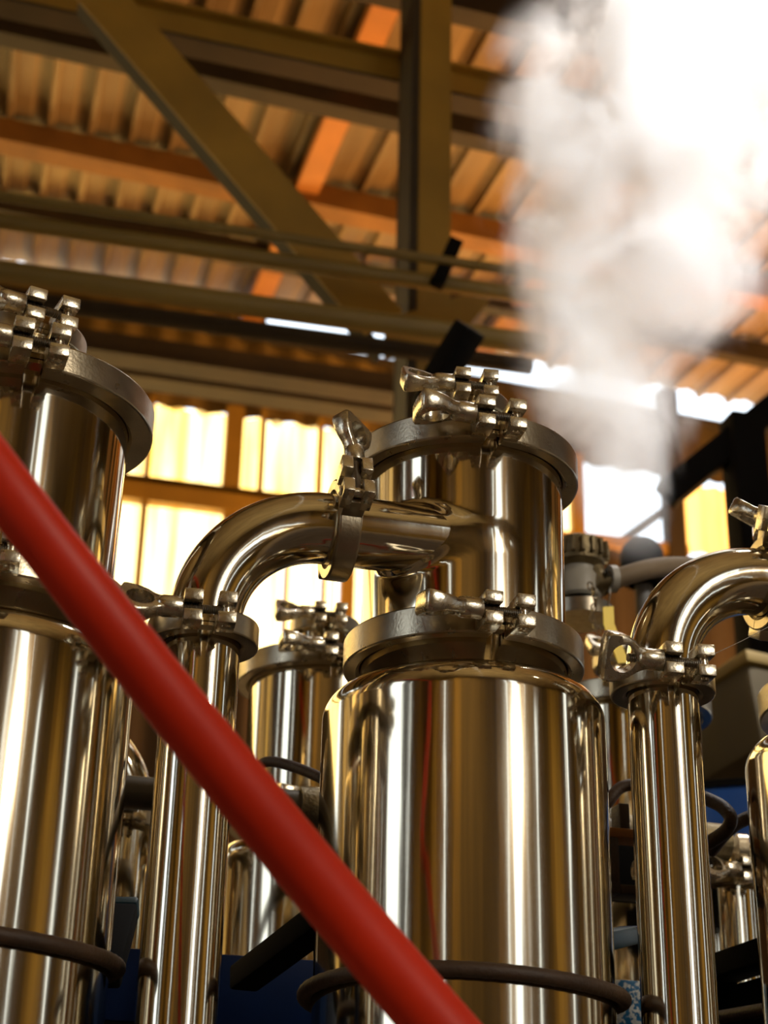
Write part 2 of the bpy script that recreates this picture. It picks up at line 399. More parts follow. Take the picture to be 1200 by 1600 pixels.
MB().add([tuple(Vector(p) - post.location) for p in (on_y(600, 500, YP - .02), on_y(790, 440, YP - .02), on_y(690, 560, YP - .02), on_y(600, 560, YP - .02))] +
         [tuple(Vector(p) - post.location) for p in (on_y(600, 500, YP - .005), on_y(790, 440, YP - .005), on_y(690, 560, YP - .005), on_y(600, 560, YP - .005))],
         [(0, 1, 2, 3), (7, 6, 5, 4), (0, 4, 5, 1), (1, 5, 6, 2), (2, 6, 7, 3), (3, 7, 4, 0)]).build('gusset_plate', 'tan', post, False)
a = on_y(130, -40, YP - 0.08); b = on_y(600, 505, YP - 0.08)
br = empty('diagonal_brace', a); tag(br, 'broad flat tan brace slanting from the roof to the post', 'brace')
zc = ((a + b) / 2 - CAM).dot(_f)
MB().beam((0, 0, 0), b - a, 0.012, 76 * zc / FPX, up=(0, 0, 1)).build('flat_leg', 'tan', br, False)
MB().beam((0, 0.05, -0.09), b - a + Vector((0, 0.05, -0.09)), 0.09, 0.012, up=(0, 0, 1)).build('standing_leg', 'dark', br, False)
pb = on_y(500, 92, YP + 0.28)
tb = empty('tie_beam', (pb.x, pb.y, pb.z)); tag(tb, 'thick brown tie beam under the roof running behind the post', 'beam')
MB().box((-6, -0.01, -0.062), (3, 0.01, 0.062)).build('web', 'tan', tb, False)
MB().box((-6, -0.05, -0.075), (3, 0.05, -0.062)).build('lower_flange', 'dark', tb, False)
MB().box((-6, -0.05, 0.062), (3, 0.05, 0.075)).build('upper_flange', 'tan', tb, False)
tb.rotation_euler.y = 0.03
x_pipe('overhead_pipe', 'thinnest of the overhead pipes, topmost of the run', 300, 350, 8, 4.15, X0, on_y(925, 440, 4.15).x)
x_pipe('overhead_pipe', 'olive brown overhead pipe just below the thinnest one', 300, 388, 13, 4.2, X0, on_y(880, 470, 4.2).x)
x_pipe('overhead_pipe', 'thickest olive overhead pipe passing behind the black strut', 300, 465, 18, 4.1, X0, on_y(850, 550, 4.1).x)
x_pipe('overhead_pipe', 'dark overhead pipe directly under the thickest pipe', 300, 503, 14, 4.25, X0, on_y(830, 590, 4.25).x, 'dark')
def x_beam(label, px, py, hpx, y, m, xa=X0, xb=X1, dep=0.12):
    p = on_y(px, py, y); zc = (p - CAM).dot(_f); h = hpx * zc / FPX
    t = empty('eave_beam', (p.x, y, p.z)); tag(t, label, 'beam')
    MB().box((xa - p.x, 0, -h / 2), (xb - p.x, 0.012, h / 2)).build('web', m, t, False)
    MB().box((xa - p.x, -0.02, -h / 2 - 0.015), (xb - p.x, dep, -h / 2)).build('lower_flange', m, t, False)
    return t
x_beam('brown eave beam just under the dark overhead pipe', 250, 545, 34, 7.0, 'dark', xb=wx(640))
x_beam('long dark beam directly above the glazed wall', 250, 580, 26, 7.6, 'dark', xb=wx(660))
# struts
def bar(name, label, cat, a, b, wid, dep, m, up=(0, 0, 1), bevel=0.004):
    a = Vector(a); o = empty(name, a); tag(o, label, cat)
    MB().beam((0, 0, 0), Vector(b) - a, wid, dep, up, bevel).build('bar', m, o, True)
    return o
a = at(668, 620, 3.6); b = at(735, 512, 3.5)
s1 = empty('black_strut', (a.x, a.y, 0)); tag(s1, 'black square strut slanting up behind the topmost wing nut', 'strut')
MB().beam(a - s1.location, b - s1.location, 0.062, 0.062, bevel=0.004).build('slant_bar', 'black', s1)
MB().box((-0.03, -0.02, 0), (0.03, 0.04, a.z + 0.01), 0.003).build('upright', 'black', s1)
bar('black_bracket', 'small black bracket sticking up above the overhead pipes by the post', 'bracket', on_y(682, 445, 4.17), on_y(712, 378, 4.17), 0.045, 0.045, 'black')
p = at(617, 660, 5.3); q = at(617, 565, 5.3)
bar('thin_conduit', 'thin pale upright conduit beside the post behind the capped column', 'conduit', (p.x, p.y, 0), (p.x, p.y, q.z), 0.03, 0.03, 'pipe')
p = at(1170, 800, 4.6)
rp = empty('black_post', (p.x, p.y, 0)); tag(rp, 'black upright post behind the steam, carrying a slanting black brace', 'post')
MB().box((-0.055, -0.05, 0), (0.055, 0.05, at(1170, 655, 4.6).z), 0.004).build('post_bar', 'black', rp)
a = at(1040, 775, 4.6); b = at(1225, 625, 4.6)
MB().beam(a - rp.location, b - rp.location, 0.06, 0.085, bevel=0.004).build('slant_brace', 'black', rp)
MB().box((-0.09, -0.07, -0.0), (0.09, 0.07, 0.02)).build('base_plate', 'black', rp)

# ------------------------------------------------------------------ steel columns on a grid
MIDX = HF * 1.713 + Vector((math.cos(YAW), -math.sin(YAW), 0)) * 0.0899
GX, GY = 0.502, 0.736
Z = lambda z: CAM.z + z
EO, RB, RP = 0.0722, 0.0378, 0.0378           # tangential offset of the branch, branch radius
ZB = Z(0.7255)                                # branch height
def spool_mesh(R, z0, z1, fillet=True, nu=256, nv=110, zb=ZB):
    u = np.linspace(0, 2 * PI, nu, endpoint=False); v = np.linspace(z0, z1, nv)
    U, V = np.meshgrid(u, v, indexing='ij'); rr = np.full_like(U, R)
    if fillet:
        k = 0.009
        def sd(r):
            x = r * np.cos(U); y = r * np.sin(U)
            d1 = r - R
            d2 = np.sqrt((y + EO) ** 2 + (V - zb) ** 2) - RB
            d2 = np.where(x > 0, np.sqrt(np.maximum(d2 + RB, 0) ** 2 + x ** 2) - RB, d2)
            h = np.clip(0.5 + 0.5 * (d2 - d1) / k, 0, 1)
            return d2 * (1 - h) + d1 * h - k * h * (1 - h)
        for r in np.linspace(R, R + k, 90)[1:]:
            rr = np.where(sd(r) < 0, r, rr)
        for _ in range(2):
            rr = (rr + np.roll(rr, 1, 0) + np.roll(rr, -1, 0)) / 3
    P = np.stack([rr * np.cos(U), rr * np.sin(U), V], -1).reshape(-1, 3)
    fs = []
    for i in range(nu):
        j = (i + 1) % nu
        for q in range(nv - 1): fs.append((i * nv + q, j * nv + q, j * nv + q + 1, i * nv + q + 1))
    return [tuple(p) for p in P], fs
def arc(cx, cz, r, a0, a1, n):
    return [(cx + r * math.cos(a0 + (a1 - a0) * i / n), cz + r * math.sin(a0 + (a1 - a0) * i / n)) for i in range(n + 1)]
def make_column(loc, label, group=None, Rsp=0.1124, Rfl=0.125, Rn=0.045, branch=True, seg=128):
    t = empty('distillation_column', loc); tag(t, label, 'column', group)
    RS = 0.1515; zs = Z(0.580); k = 0.034
    ZR = 0.6215
    prof = [(RS - 0.003, 0.0), (RS, 0.006), (RS, zs - k)] + arc(RS - k, zs - k, k, 0, PI / 2, 10)[1:] + [(Rsp + 0.002, zs), (Rsp, zs + 0.003), (Rsp, Z(ZR - 0.009)), (Rfl - 0.004, Z(ZR - 0.007)), (Rfl - 0.004, Z(ZR - 0.001)), (0.02, Z(ZR - 0.0005))]
    MB().lathe(prof, seg).build('lower_shell', 'steel', t)
    vs, fs = spool_mesh(Rsp, Z(ZR + 0.006), Z(0.8405), branch)
    mb = MB().add(vs, fs)
    mb.lathe([(Rfl - 0.004, Z(ZR + 0.001)), (Rfl - 0.004, Z(ZR + 0.006)), (Rsp, Z(ZR + 0.008))], seg)
    mb.lathe([(Rsp, Z(0.8385)), (Rfl - 0.004, Z(0.8405)), (Rfl - 0.004, Z(0.8445)), (0.01, Z(0.8450))], seg)
    mb.build('upper_spool', 'steel', t)
    MB().lathe([(Rsp + 0.003, Z(ZR - 0.0008)), (Rfl - 0.002, Z(ZR - 0.0008)), (Rfl - 0.002, Z(ZR + 0.0012)), (Rsp + 0.003, Z(ZR + 0.0012))], 64, loop=True).build('gasket', 'gasket', t)
    MB().lathe([(Rfl - 0.004, Z(0.8460)), (Rfl - 0.004, Z(0.852)), (Rfl - 0.012, Z(0.857)), (Rn + 0.014, Z(0.862)), (Rn + 0.002, Z(0.872)), (Rn, Z(0.882)), (Rn, Z(0.915)), (Rn + 0.006, Z(0.918)), (Rn + 0.006, Z(0.9245)), (0.005, Z(0.925))], seg).build('lid', 'steel', t)
    MB().lathe([(Rn + 0.006, Z(0.9255)), (Rn + 0.006, Z(0.932)), (Rn - 0.004, Z(0.938)), (0.003, Z(0.941))], 64).build('port_cap', 'steel', t)
    if branch:
        mb = MB(); xe = -0.158
        n = 40
        T = Matrix.Translation((0, -EO, ZB)) @ Matrix.Rotation(PI / 2, 4, 'Y')
        mb.lathe([(RB, -0.0), (RB, xe + 0.006), (RB + 0.007, xe + 0.003), (RB + 0.007, xe + 0.0006), (0.01, xe)], 64, T=T)
        mb.build('branch_pipe', 'tube', t)
        # weld bead round the mouth
    return t
def make_pipe(loc, label, group=None):
    """elbow clamped to the branch, then a straight down pipe; origin at the foot"""
    CL = 0.122; ze = ZB - CL; zj = Z(0.590)
    dx = 0.2954 - 0.158
    t = empty('vapour_pipe', loc); tag(t, label, 'pipe', group)
    pts = [(0, 0, zj + 0.001), (0, 0, ze)] + [(CL - CL * math.cos(a), 0, ze + CL * math.sin(a)) for a in [PI / 2 * i / 28 for i in range(1, 29)]] + [(dx - 0.001, 0, ZB)]
    mb = MB().tube(pts, RP, 64)
    mb.lathe([(0.02, zj + 0.0005), (RP + 0.007, zj + 0.0005), (RP + 0.007, zj + 0.004), (RP, zj + 0.007)], 64)
    T = Matrix.Translation((dx, 0, ZB)) @ Matrix.Rotation(PI / 2, 4, 'Y')
    mb.lathe([(0.02, -0.0005), (RP + 0.007, -0.0005), (RP + 0.007, -0.004), (RP, -0.007)], 64, T=T)
    mb.build('elbow', 'tube', t)
    MB().lathe([(RP, 0.0), (RP, zj - 0.007), (RP + 0.007, zj - 0.004), (RP + 0.007, zj - 0.0005), (0.02, zj)], 64).build('down_pipe', 'tube', t)
    MB().lathe([(RP - 0.002, 0), (0.075, 0), (0.075, 0.012), (RP + 0.001, 0.014)], 48).build('foot_flange', 'band', t)
    return t
# clamp: ring axis = local Z, joint at local -Y, wing nut towards local -X
def wing_nut_mb(ang):
    mb = MB(); T = Matrix.Rotation(ang, 4, 'X')
    TB = T @ Matrix.Rotation(-PI / 2, 4, 'Y')           # local z -> -x
    mb.lathe([(0.004, 0.0), (0.0105, 0.0), (0.0114, 0.0012), (0.0114, 0.020), (0.0106, 0.023), (0.0085, 0.0265), (0.003, 0.0275)], 28, T=TB)
    hc = 0.0435; out = [(0.016, 0.0098), (0.022, 0.0114), (0.028, 0.0150), (0.035, 0.0205), (0.043, 0.0240), (0.051, 0.0252), (0.058, 0.0254), (0.0620, 0.0245), (0.0636, 0.0215), (0.0644, 0.011), (0.0646, 0.0)]
    full = out + [(x, -y) for x, y in reversed(out[:-1])]
    def outer(a):                                        # ray from the eye centre to the outline
        d = Vector((math.cos(a), math.sin(a))); best = 0
        for i in range(len(full)):
            p = Vector(full[i]) - Vector((hc, 0)); q = Vector(full[(i + 1) % len(full)]) - Vector((hc, 0)); e = q - p
            den = d.x * e.y - d.y * e.x
            if abs(den) < 1e-12: continue
            s_ = (p.x * e.y - p.y * e.x) / den; t_ = (p.x * d.y - p.y * d.x) / den
            if s_ > 0 and -1e-6 <= t_ <= 1 + 1e-6: best = max(best, s_)
        return best
    N = 48; th = 0.0080; rings = []
    R = [outer(2 * PI * k / N) for k in range(N)]
    def tk(x): return th * (0.85 + 0.6 * max(0, (x - 0.027) / 0.036))
    for mode in ('hole-', 'in-', 'out-', 'out+', 'in+', 'hole+'):
        sg = -1 if mode.endswith('-') else 1; ring = []
        for k in range(N):
            a = 2 * PI * k / N
            rr = {'hole': 0.0145, 'in': max(R[k] - 0.0022, 0.0158), 'out': R[k]}[mode[:-1]]
            xx = hc + rr * math.cos(a); yy = rr * math.sin(a)
            z_ = tk(xx) * (0.72 if mode.startswith('out') else 1.0) * sg
            ring.append((-xx, yy, z_))
        rings.append(ring)
    vs = [p for r in rings for p in r]; fs = []
    nr = len(rings)
    for i in range(nr):
        j = (i + 1) % nr
        for k in range(N):
            k2 = (k + 1) % N; fs.append((i * N + k, i * N + k2, j * N + k2, j * N + k))
    mb.add(vs, fs, T)
    return mb
def make_clamp(loc, R, rin, H, label, rot=None, wing=0.0, s=1.0, detail=True, group=None, wing_m='cast', grip=1.0):
    t = empty('pipe_clamp', loc, rot); tag(t, label, 'clamp', group)
    g = 0.0105 * s / R; h = H / 2; b = 0.0022
    prof = [(rin, -h + 0.003), (rin + 0.004, -h), (R - b, -h), (R - b * 0.3, -h + b * 0.3), (R, -h + b), (R, h - b), (R - b * 0.3, h - b * 0.3), (R - b, h), (rin + 0.004, h), (rin, h - 0.003), (rin + (R - rin) * 0.45, 0)]
    a0 = -PI / 2; bands = []
    n = 60 if detail else 28
    for k in range(2):
        s0, s1 = (a0 + g, a0 + PI - 0.01) if k == 0 else (a0 + PI + 0.01, a0 + 2 * PI - g)
        bands.append(MB().lathe(prof, n, s0, s1, loop=True).build('band', 'band', t, ang=18))
    cx, wx_, zz, zh, y1 = 0.0172 * s, 0.0095 * s, 0.0110 * s, 0.0062 * s, R + 0.034 * s
    for sx in (-1, 1):
        mb = MB().box((sx * cx - wx_ * 0.96, -(R + 0.015 * s), -h * 0.98), (sx * cx + wx_ * 0.96, -(R - 0.010), h * 0.98), 0.0015)
        bd = bands[0] if sx > 0 else bands[1]
        mb.build('lug_root', 'band', bd, ang=25)
        for sz in (-1, 1):
            bm = MB()
            x0_, x1_ = sx * cx - wx_, sx * cx + wx_; z0_, z1_ = sorted((sz * (zz - zh), sz * (zz + zh)))
            bm.box((x0_, -y1, z0_), (x1_, -(R + 0.004 * s), z1_), 0.0013 * s)
            bm.build('lug', 'cast', bd, ang=25)
    yb = -(R + 0.021 * s)
    pts = []; rs = []; L0, L1 = -0.064 * s, 0.021 * s; nt = 84 if detail else 24
    for i in range(nt + 1):
        pts.append((L0 + (L1 - L0) * i / nt, yb, 0)); rs.append((0.0050 if i % 2 else 0.0040) * s)
    MB().tube(pts, rs, 16).build('bolt', 'bolt', t)
    MB().tube([(cx, yb, -0.020 * s), (cx, yb, -0.019 * s), (cx, yb, 0.019 * s), (cx, yb, 0.020 * s)], [0.004 * s, 0.0055 * s, 0.0055 * s, 0.004 * s], 16).build('pivot_pin', 'cast', t)
    wn = wing_nut_mb(wing)
    T = Matrix.Translation((-cx - wx_ - 0.0005, yb, 0)) @ Matrix.Scale(s, 4)
    wn.v = [tuple(T @ Vector(p)) for p in wn.v]
    wn.build('wing_nut', wing_m, t, ang=50)
    # hinge at the back
    MB().box((-0.016 * s, R - 0.008, -h * 0.9), (0.016 * s, R + 0.010 * s, h * 0.9), 0.002).build('hinge', 'band', t)
    return t
R_LID = 0.131
def colpos(i, j): return Vector((MIDX.x + GX * i, MIDX.y + GY * j, 0))
LEFT = colpos(-1, 0) + Vector((-0.003, 0, 0))
MID = colpos(0, 0); RIGHT = colpos(1, 0) + Vector((-0.006, 0, 0))
mid = make_column(MID, 'large steel column with a side branch, circled by brown hose, at the centre')
left = make_column(LEFT, 'steel column with the widest lid, partly behind the red hose', Rsp=0.1215, Rfl=0.139, Rn=0.056, branch=False)
right = copy_tree(mid); right.location = RIGHT; tag(right, 'gold-tinted steel column cut off by the edge, beyond the bare pipe elbow')
r2 = []
R2L = {(-1): 'out-of-focus steel column standing behind the widest-lidded column',
       0: 'smaller-looking blurred steel column right behind the red hose and elbow',
       1: 'blurred steel column topped by the valve with yellow tag',
       2: 'blurred steel column furthest back on the blue sheet side'}
rear = make_column(colpos(0, 1), R2L[0], branch=False)
r2 = [rear, copy_tree(rear)]; r2[1].location = colpos(1, 1); tag(r2[1], R2L[1])
# the vapour pipes
def pipe_foot(c): return Vector((c.x - 0.2954, c.y - EO, 0))
vp = make_pipe(pipe_foot(MID), 'steel elbow pipe crossing behind the red hose into the central column')
v2 = copy_tree(vp); v2.location = pipe_foot(RIGHT); tag(v2, 'steel elbow pipe standing clear between central and gold-tinted columns')
REAR = at(193, 1320, 2.33); REAR.z = 0
v3 = copy_tree(vp); v3.location = REAR; v3.rotation_euler.z = PI; tag(v3, 'blurred elbow pipe turning away left, glimpsed between widest-lidded column and red hose')
# clamps
up = lambda p, z: Vector((p.x, p.y, Z(z)))
RING_H = 0.0325
JA = lambda deg: Matrix.Rotation(rad(deg), 3, 'Z')
cl_low = make_clamp(up(MID, 0.6215), R_LID, 0.1135, RING_H, 'wide clamp joining the two halves of the central column, wing nut edge-on', JA(0), wing=rad(14))
cl_lid = make_clamp(up(MID, 0.8450), R_LID, 0.1135, RING_H, 'wide clamp holding down the lid of the central column', JA(-2), wing=rad(4))
cl_cap = make_clamp(up(MID, 0.925), 0.0545, 0.046, 0.023, 'small clamp on the port cap topping the central column', JA(-6), wing=rad(42), s=0.92)
cl_pipe = make_clamp(Vector((*pipe_foot(MID).xy, Z(0.590))), 0.0560, 0.0385, 0.024, 'clamp under the central elbow, its wing nut close beside the red hose', JA(-4), wing=rad(50), s=0.95)
def branch_rot(theta):      # ring axis along X, joint theta above the front, wing nut upward
    Rb = Matrix(((0, 0, 1), (0, 1, 0), (-1, 0, 0)))   # columns: local x -> -z world, local y -> y, local z -> x
    return Matrix.Rotation(-theta, 3, 'X') @ Rb
bl = Vector((MID.x - 0.158, MID.y - EO, ZB))
cl_br = make_clamp(bl, 0.0540, 0.0385, 0.024, 'clamp on the horizontal branch of the central column, wing nut pointing up', branch_rot(rad(20)), wing=rad(48), s=0.95)
def dup_clamp(src, loc, label, group=None):
    c = copy_tree(src); c.location = loc; tag(c, label, None, group); return c
dup_clamp(cl_low, up(RIGHT, 0.6215), 'wide clamp round the neck of the gold-tinted column')
cr = make_clamp(Vector((*pipe_foot(RIGHT).xy, Z(0.590))), 0.0560, 0.0385, 0.024, 'clamp under the clear elbow with its round-eyed wing nut face-on', JA(-4), wing=rad(-58), s=1.0)
br_r = make_clamp(Vector((RIGHT.x - 0.158, RIGHT.y - EO, ZB)), 0.0540, 0.0385, 0.024, 'gold-lit clamp at the end of the clear elbow by the edge', branch_rot(rad(62)), wing=rad(70), s=0.95)
make_clamp(up(LEFT, 0.6215), 0.142, 0.122, RING_H, 'wide clamp round the neck of the widest-lidded column, under red hose', JA(-2), wing=rad(60))
make_clamp(up(LEFT, 0.8450), 0.148, 0.122, 0.031, 'widest clamp, holding the lid of the widest-lidded column', JA(5), wing=rad(80), s=1.05)
make_clamp(up(LEFT, 0.930), 0.067, 0.055, 0.026, 'upper clamp on the port of the widest-lidded column', JA(14), wing=rad(70), s=1.05)
for i, nm in ((0, 'right behind the red hose and elbow'), (1, 'topped by the valve with yellow tag')):
    p = colpos(i, 1)
    dup_clamp(cl_low, up(p, 0.6215), 'neck clamp of the blurred steel column ' + nm)
    dup_clamp(cl_lid, up(p, 0.8450), 'lid clamp of the blurred steel column ' + nm)
    dup_clamp(cl_cap, up(p, 0.925), 'small port clamp of the blurred steel column ' + nm)
dup_clamp(cl_pipe, Vector((REAR.x, REAR.y, Z(0.590))), 'bright blurred clamp on the pipe glimpsed beside the widest-lidded column')
# squat rear pipe with a side outlet
q = at(1136, 1380, 2.33)
sq = empty('clamped_pipe', (q.x, q.y, 0)); tag(sq, 'squat blurred steel pipe with a side outlet before the blue drum', 'pipe')
MB().lathe([(0.042, 0), (0.042, q.z - 0.004), (0.049, q.z - 0.002), (0.049, q.z + 0.002), (0.042, q.z + 0.004), (0.040, q.z + 0.03), (0.02, q.z + 0.045), (0, q.z + 0.047)], 48).build('pipe_body', 'tube', sq)
o1 = at(1150, 1330, 2.28) - sq.location; o2 = at(1235, 1336, 2.28) - sq.location
MB().tube([Vector((0, 0, o1.z)), o2], 0.021, 32).build('side_outlet', 'tube', sq)
MB().tube([o1, o1 + (o2 - o1).normalized() * 0.014], 0.0245, 32).build('weld_collar', 'band', sq)
make_clamp(Vector((q.x, q.y, q.z)), 0.058, 0.043, 0.024, 'blurred clamp on the squat pipe with a side outlet', JA(4), wing=rad(60), s=0.95)
# rubber hose loops round the two front columns
def loop(c, z, label):
    t = empty('hose_loop', up(c, z)); tag(t, label, 'hose')
    n = 120; R = 0.1515 + 0.0078
    MB().tube([(R * math.cos(2 * PI * i / n), R * math.sin(2 * PI * i / n), 0.003 * math.sin(4 * PI * i / n)) for i in range(n)],
              [0.0073 + 0.0004 * (i % 2) for i in range(n)], 14, closed=True).build('hose_ring', 'hose', t)
    return t
loop(MID, 0.264, 'thin rusty brown hose looped round the central column')
loop(LEFT, 0.270, 'thin rusty brown hose looped round the widest-lidded column')

# ------------------------------------------------------------------ red hose in the foreground
hp = [(-210, 470, 0.98), (-90, 630, 0.98), (0, 768, 0.99), (120, 905, 1.01), (260, 1078, 1.05), (400, 1255, 1.10), (540, 1435, 1.15), (680, 1598, 1.18), (800, 1735, 1.19), (950, 1900, 1.19)]
_c = np.polyfit([p[0] for p in hp], [p[1] for p in hp], 3); _d = np.polyfit([p[0] for p in hp], [p[2] for p in hp], 3)
P = [at(x_, float(np.polyval(_c, x_)), float(np.polyval(_d, x_))) for x_ in np.linspace(-210, 950, 13)]
def catmull(P, n=10):
    out = []
    for i in range(len(P) - 1):
        p0, p1, p2, p3 = P[max(i - 1, 0)], P[i], P[i + 1], P[min(i + 2, len(P) - 1)]
        for k in range(n):
            t = k / n
            out.append(0.5 * ((2 * p1) + (p2 - p0) * t + (2 * p0 - 5 * p1 + 4 * p2 - p3) * t * t + (3 * p1 - p0 - 3 * p2 + p3) * t ** 3))
    out.append(P[-1]); return out
top_anchor = Vector((LEFT.x - 0.35, 0.75, 2.45))
low = P[-1]
P = [top_anchor + Vector((-0.25, 0.6, 0.18)), top_anchor] + P + [low + Vector((0.16, -0.05, -0.2)), Vector((low.x + 0.45, low.y - 0.1, 0.25)), Vector((low.x + 0.8, low.y - 0.1, 0.03)), Vector((low.x + 1.4, low.y - 0.2, 0.022))]
rh = empty('red_hose', Vector((low.x + 0.8, low.y - 0.1, 0))); tag(rh, 'thick red rubber hose slanting across the front of the columns', 'hose')
hq = catmull(P)
MB().tube([p - rh.location for p in hq], [0.0190 + 0.0042 * min(1, max(0, (i - 50) / 70)) for i in range(len(hq))], 32).build('hose_body', 'red', rh)

# ------------------------------------------------------------------ things behind the columns
# header pipe with U-bolts along the back of the front row
YH = MID.y + 0.44
ph = on_y(485, 1262, YH)
hd = empty('header_pipe', (ph.x, YH, ph.z)); tag(hd, 'dull horizontal header pipe running behind the front columns', 'pipe')
HR = 0.021
xh = on_y(1122, 1300, YH).x - ph.x
MB().tube([(-1.3, 0, 0), (xh, 0, 0)], HR, 24).build('pipe_run', mat('dull_brown_pipe', (0.10, 0.075, 0.040), 0.5, 0.3, var=0.4, var_scale=20), hd)
for px in (490, 978, 1112):
    q = on_y(px, 1265 + (px - 485) * 0.055, YH); x_ = q.x - ph.x
    MB().tube([(x_ - 0.02, 0, 0), (x_ + 0.02, 0, 0)], HR * 1.25, 20).build('coupling', 'brass', hd)
q = on_y(972, 1290, YH).x - ph.x
MB().tube([(q, -HR - 0.004, -0.05)] + [(q, -(HR + 0.004) * math.cos(a), (HR + 0.004) * math.sin(a)) for a in [PI * i / 14 for i in range(15)]] + [(q, HR + 0.004, -0.05)], 0.004, 10).build('u_bolt', 'bolt', hd)
MB().box((q - 0.03, -0.035, -0.085), (q + 0.03, 0.035, -HR - 0.001), 0.003).build('saddle_block', 'black', hd)
# rusty cage bracket under the header
p = at(985, 1350, 2.05)
cg = MB().box((-0.014, -0.006, 0.04), (0.0, 0.024, 0.075), 0.002).build('hanger', 'hose', hd); cg.location = p - hd.location; cg['label'] = 'rusty hanger frame'
MB().box((-0.03, -0.01, 0.03), (0.05, 0.03, 0.042), 0.002).build('top_bar', 'orange', cg)
MB().box((-0.03, -0.01, -0.04), (-0.018, 0.03, 0.03), 0.002).build('side_bar', 'hose', cg)
MB().box((-0.018, -0.01, -0.04), (0.05, 0.03, -0.028), 0.002).build('lower_bar', 'hose', cg)
MB().tube([(0.0, -0.012, -0.01), (0.05, -0.012, -0.01)], 0.012, 14).build('bolt', 'cast', cg)
# blue beam and black brackets
YBm = MID.y + 0.40
pb = on_y(340, 1490, YBm)
bb = empty('blue_beam', (pb.x, YBm, pb.z)); tag(bb, 'dark blue painted support beam below the rear columns', 'beam')
x2 = on_y(956, 1520, YBm).x - pb.x
MB().box((-0.9, 0, -0.085), (x2, 0.012, 0.0), 0.002).build('web', 'blue', bb)
MB().box((-0.9, -0.0, -0.10), (1.6, 0.08, -0.086), 0.002).build('lower_flange', 'black', bb)
MB().box((x2 + 0.001, -0.004, -0.085), (x2 + 0.055, 0.010, 0.0), 0.002).build('flaking_plate', 'blue_flake', bb)
for lx in (-0.85, 1.5):
    MB().box((lx - 0.04, 0.0, -pb.z), (lx + 0.04, 0.08, -0.10)).build('leg', 'blue', bb, False)
MB().box((-0.9, 0.10, -0.45), (1.6, 0.11, -0.11)).build('apron', 'black', bb, False)
def arm(label, a, b, wd, m='black', tip='teal'):
    a = Vector(a); b = Vector(b); o = empty('support_bracket', a); tag(o, label, 'bracket')
    MB().beam((0, 0, 0), b - a, wd, wd * 0.8, bevel=0.004).build('bracket_bar', m, o)
    d = (b - a).normalized()
    MB().beam((b - a), (b - a) + d * 0.012, wd * 1.02, wd * 0.82, bevel=0.004).build('end_cap', tip, o)
    return o
arm('black bracket arm with teal end beside the widest-lidded column', at(163, 1530, 1.72), at(192, 1425, 1.80), 0.032)
arm('black bracket arm slanting under the red hose beside the central column', at(380, 1530, 1.95), at(520, 1425, 1.72), 0.035, tip='black')
arm('short blue bracket arm poking out right of the central column', at(925, 1474, 1.76), at(980, 1462, 1.95), 0.026, 'teal', 'blue')
# black frame at the right
a = at(1110, 1520, 2.2); b = at(1290, 1460, 1.95)
fr = empty('support_stand', (a.x, a.y, 0)); tag(fr, 'black stand with angled top rail below the gold-tinted column', 'stand')
MB().beam(a - fr.location, b - fr.location, 0.05, 0.03, bevel=0.003).build('top_rail', 'black', fr)
for t_ in (0.02, 0.98):
    q = a.lerp(b, t_) - fr.location
    MB().box((q.x - 0.025, q.y - 0.02, 0), (q.x + 0.025, q.y + 0.02, q.z - 0.01), 0.003).build('leg', 'black', fr)
T = Matrix.Rotation(math.atan2(b.y - a.y, b.x - a.x), 4, 'Z')
q = a - fr.location
MB().box((0, 0.01, 0.3), (0.36, 0.02, q.z - 0.02), 0, T).build('side_panel', 'black', fr, False)
MB().tube([at(1120, 1590, 2.1) - fr.location, at(1230, 1572, 1.95) - fr.location], 0.008, 12).build('cross_rod', 'hose', fr)
# blue drum behind
p = at(1176, 1400, 3.2)
dr = empty('blue_drum', (p.x, p.y, 0)); tag(dr, 'bright blue drum glimpsed behind the clamped rear pipe', 'drum')
zt = at(1176, 1235, 3.0).z
MB().lathe([(0.0, 0.0), (0.27, 0.0), (0.28, 0.01), (0.28, zt * 0.33), (0.287, zt * 0.34), (0.28, zt * 0.35), (0.28, zt * 0.66), (0.287, zt * 0.67), (0.28, zt * 0.68), (0.28, zt - 0.01)], 48).build('drum_body', mat('bright_blue_paint', (0.004, 0.06, 0.27), 0.4, var=0.2), dr)
MB().lathe([(0.285, zt - 0.012), (0.288, zt), (0.275, zt + 0.004), (0.27, zt - 0.01), (0.0, zt - 0.012)], 48).build('drum_lid', 'black', dr)
# loops of thin brown hose between the rows
def hose(label, pts, r, m='hose', name='brown_hose', n=10):
    Q = [at(*p) for p in pts]; o = empty(name, Q[0]); tag(o, label, 'hose')
    MB().tube([q - Q[0] for q in catmull(Q, n)], r, 14).build('hose_body', m, o); return o
hose('thin brown hose curving between red hose and central column', [(400, 1200, 2.05), (420, 1190, 2.03), (455, 1197, 2.0), (500, 1215, 1.96), (540, 1240, 1.92)], 0.0068)
hose('thin brown hose arching out beside the central column above the header', [(930, 1275, 2.02), (948, 1255, 2.0), (968, 1232, 2.0), (990, 1226, 2.0), (1020, 1228, 2.0), (1060, 1240, 2.0)], 0.0075)
hose('brown hose hooking back beside the clear down pipe', [(1080, 1240, 2.02), (1108, 1250, 2.0), (1130, 1262, 1.98), (1142, 1280, 1.97), (1132, 1300, 1.98), (1105, 1318, 2.0)], 0.0085)
hose('brown hose running in front of the gold-tinted column base', [(1110, 1330, 2.03), (1135, 1300, 2.0), (1160, 1282, 2.0), (1200, 1268, 2.0), (1240, 1262, 2.0)], 0.0085)
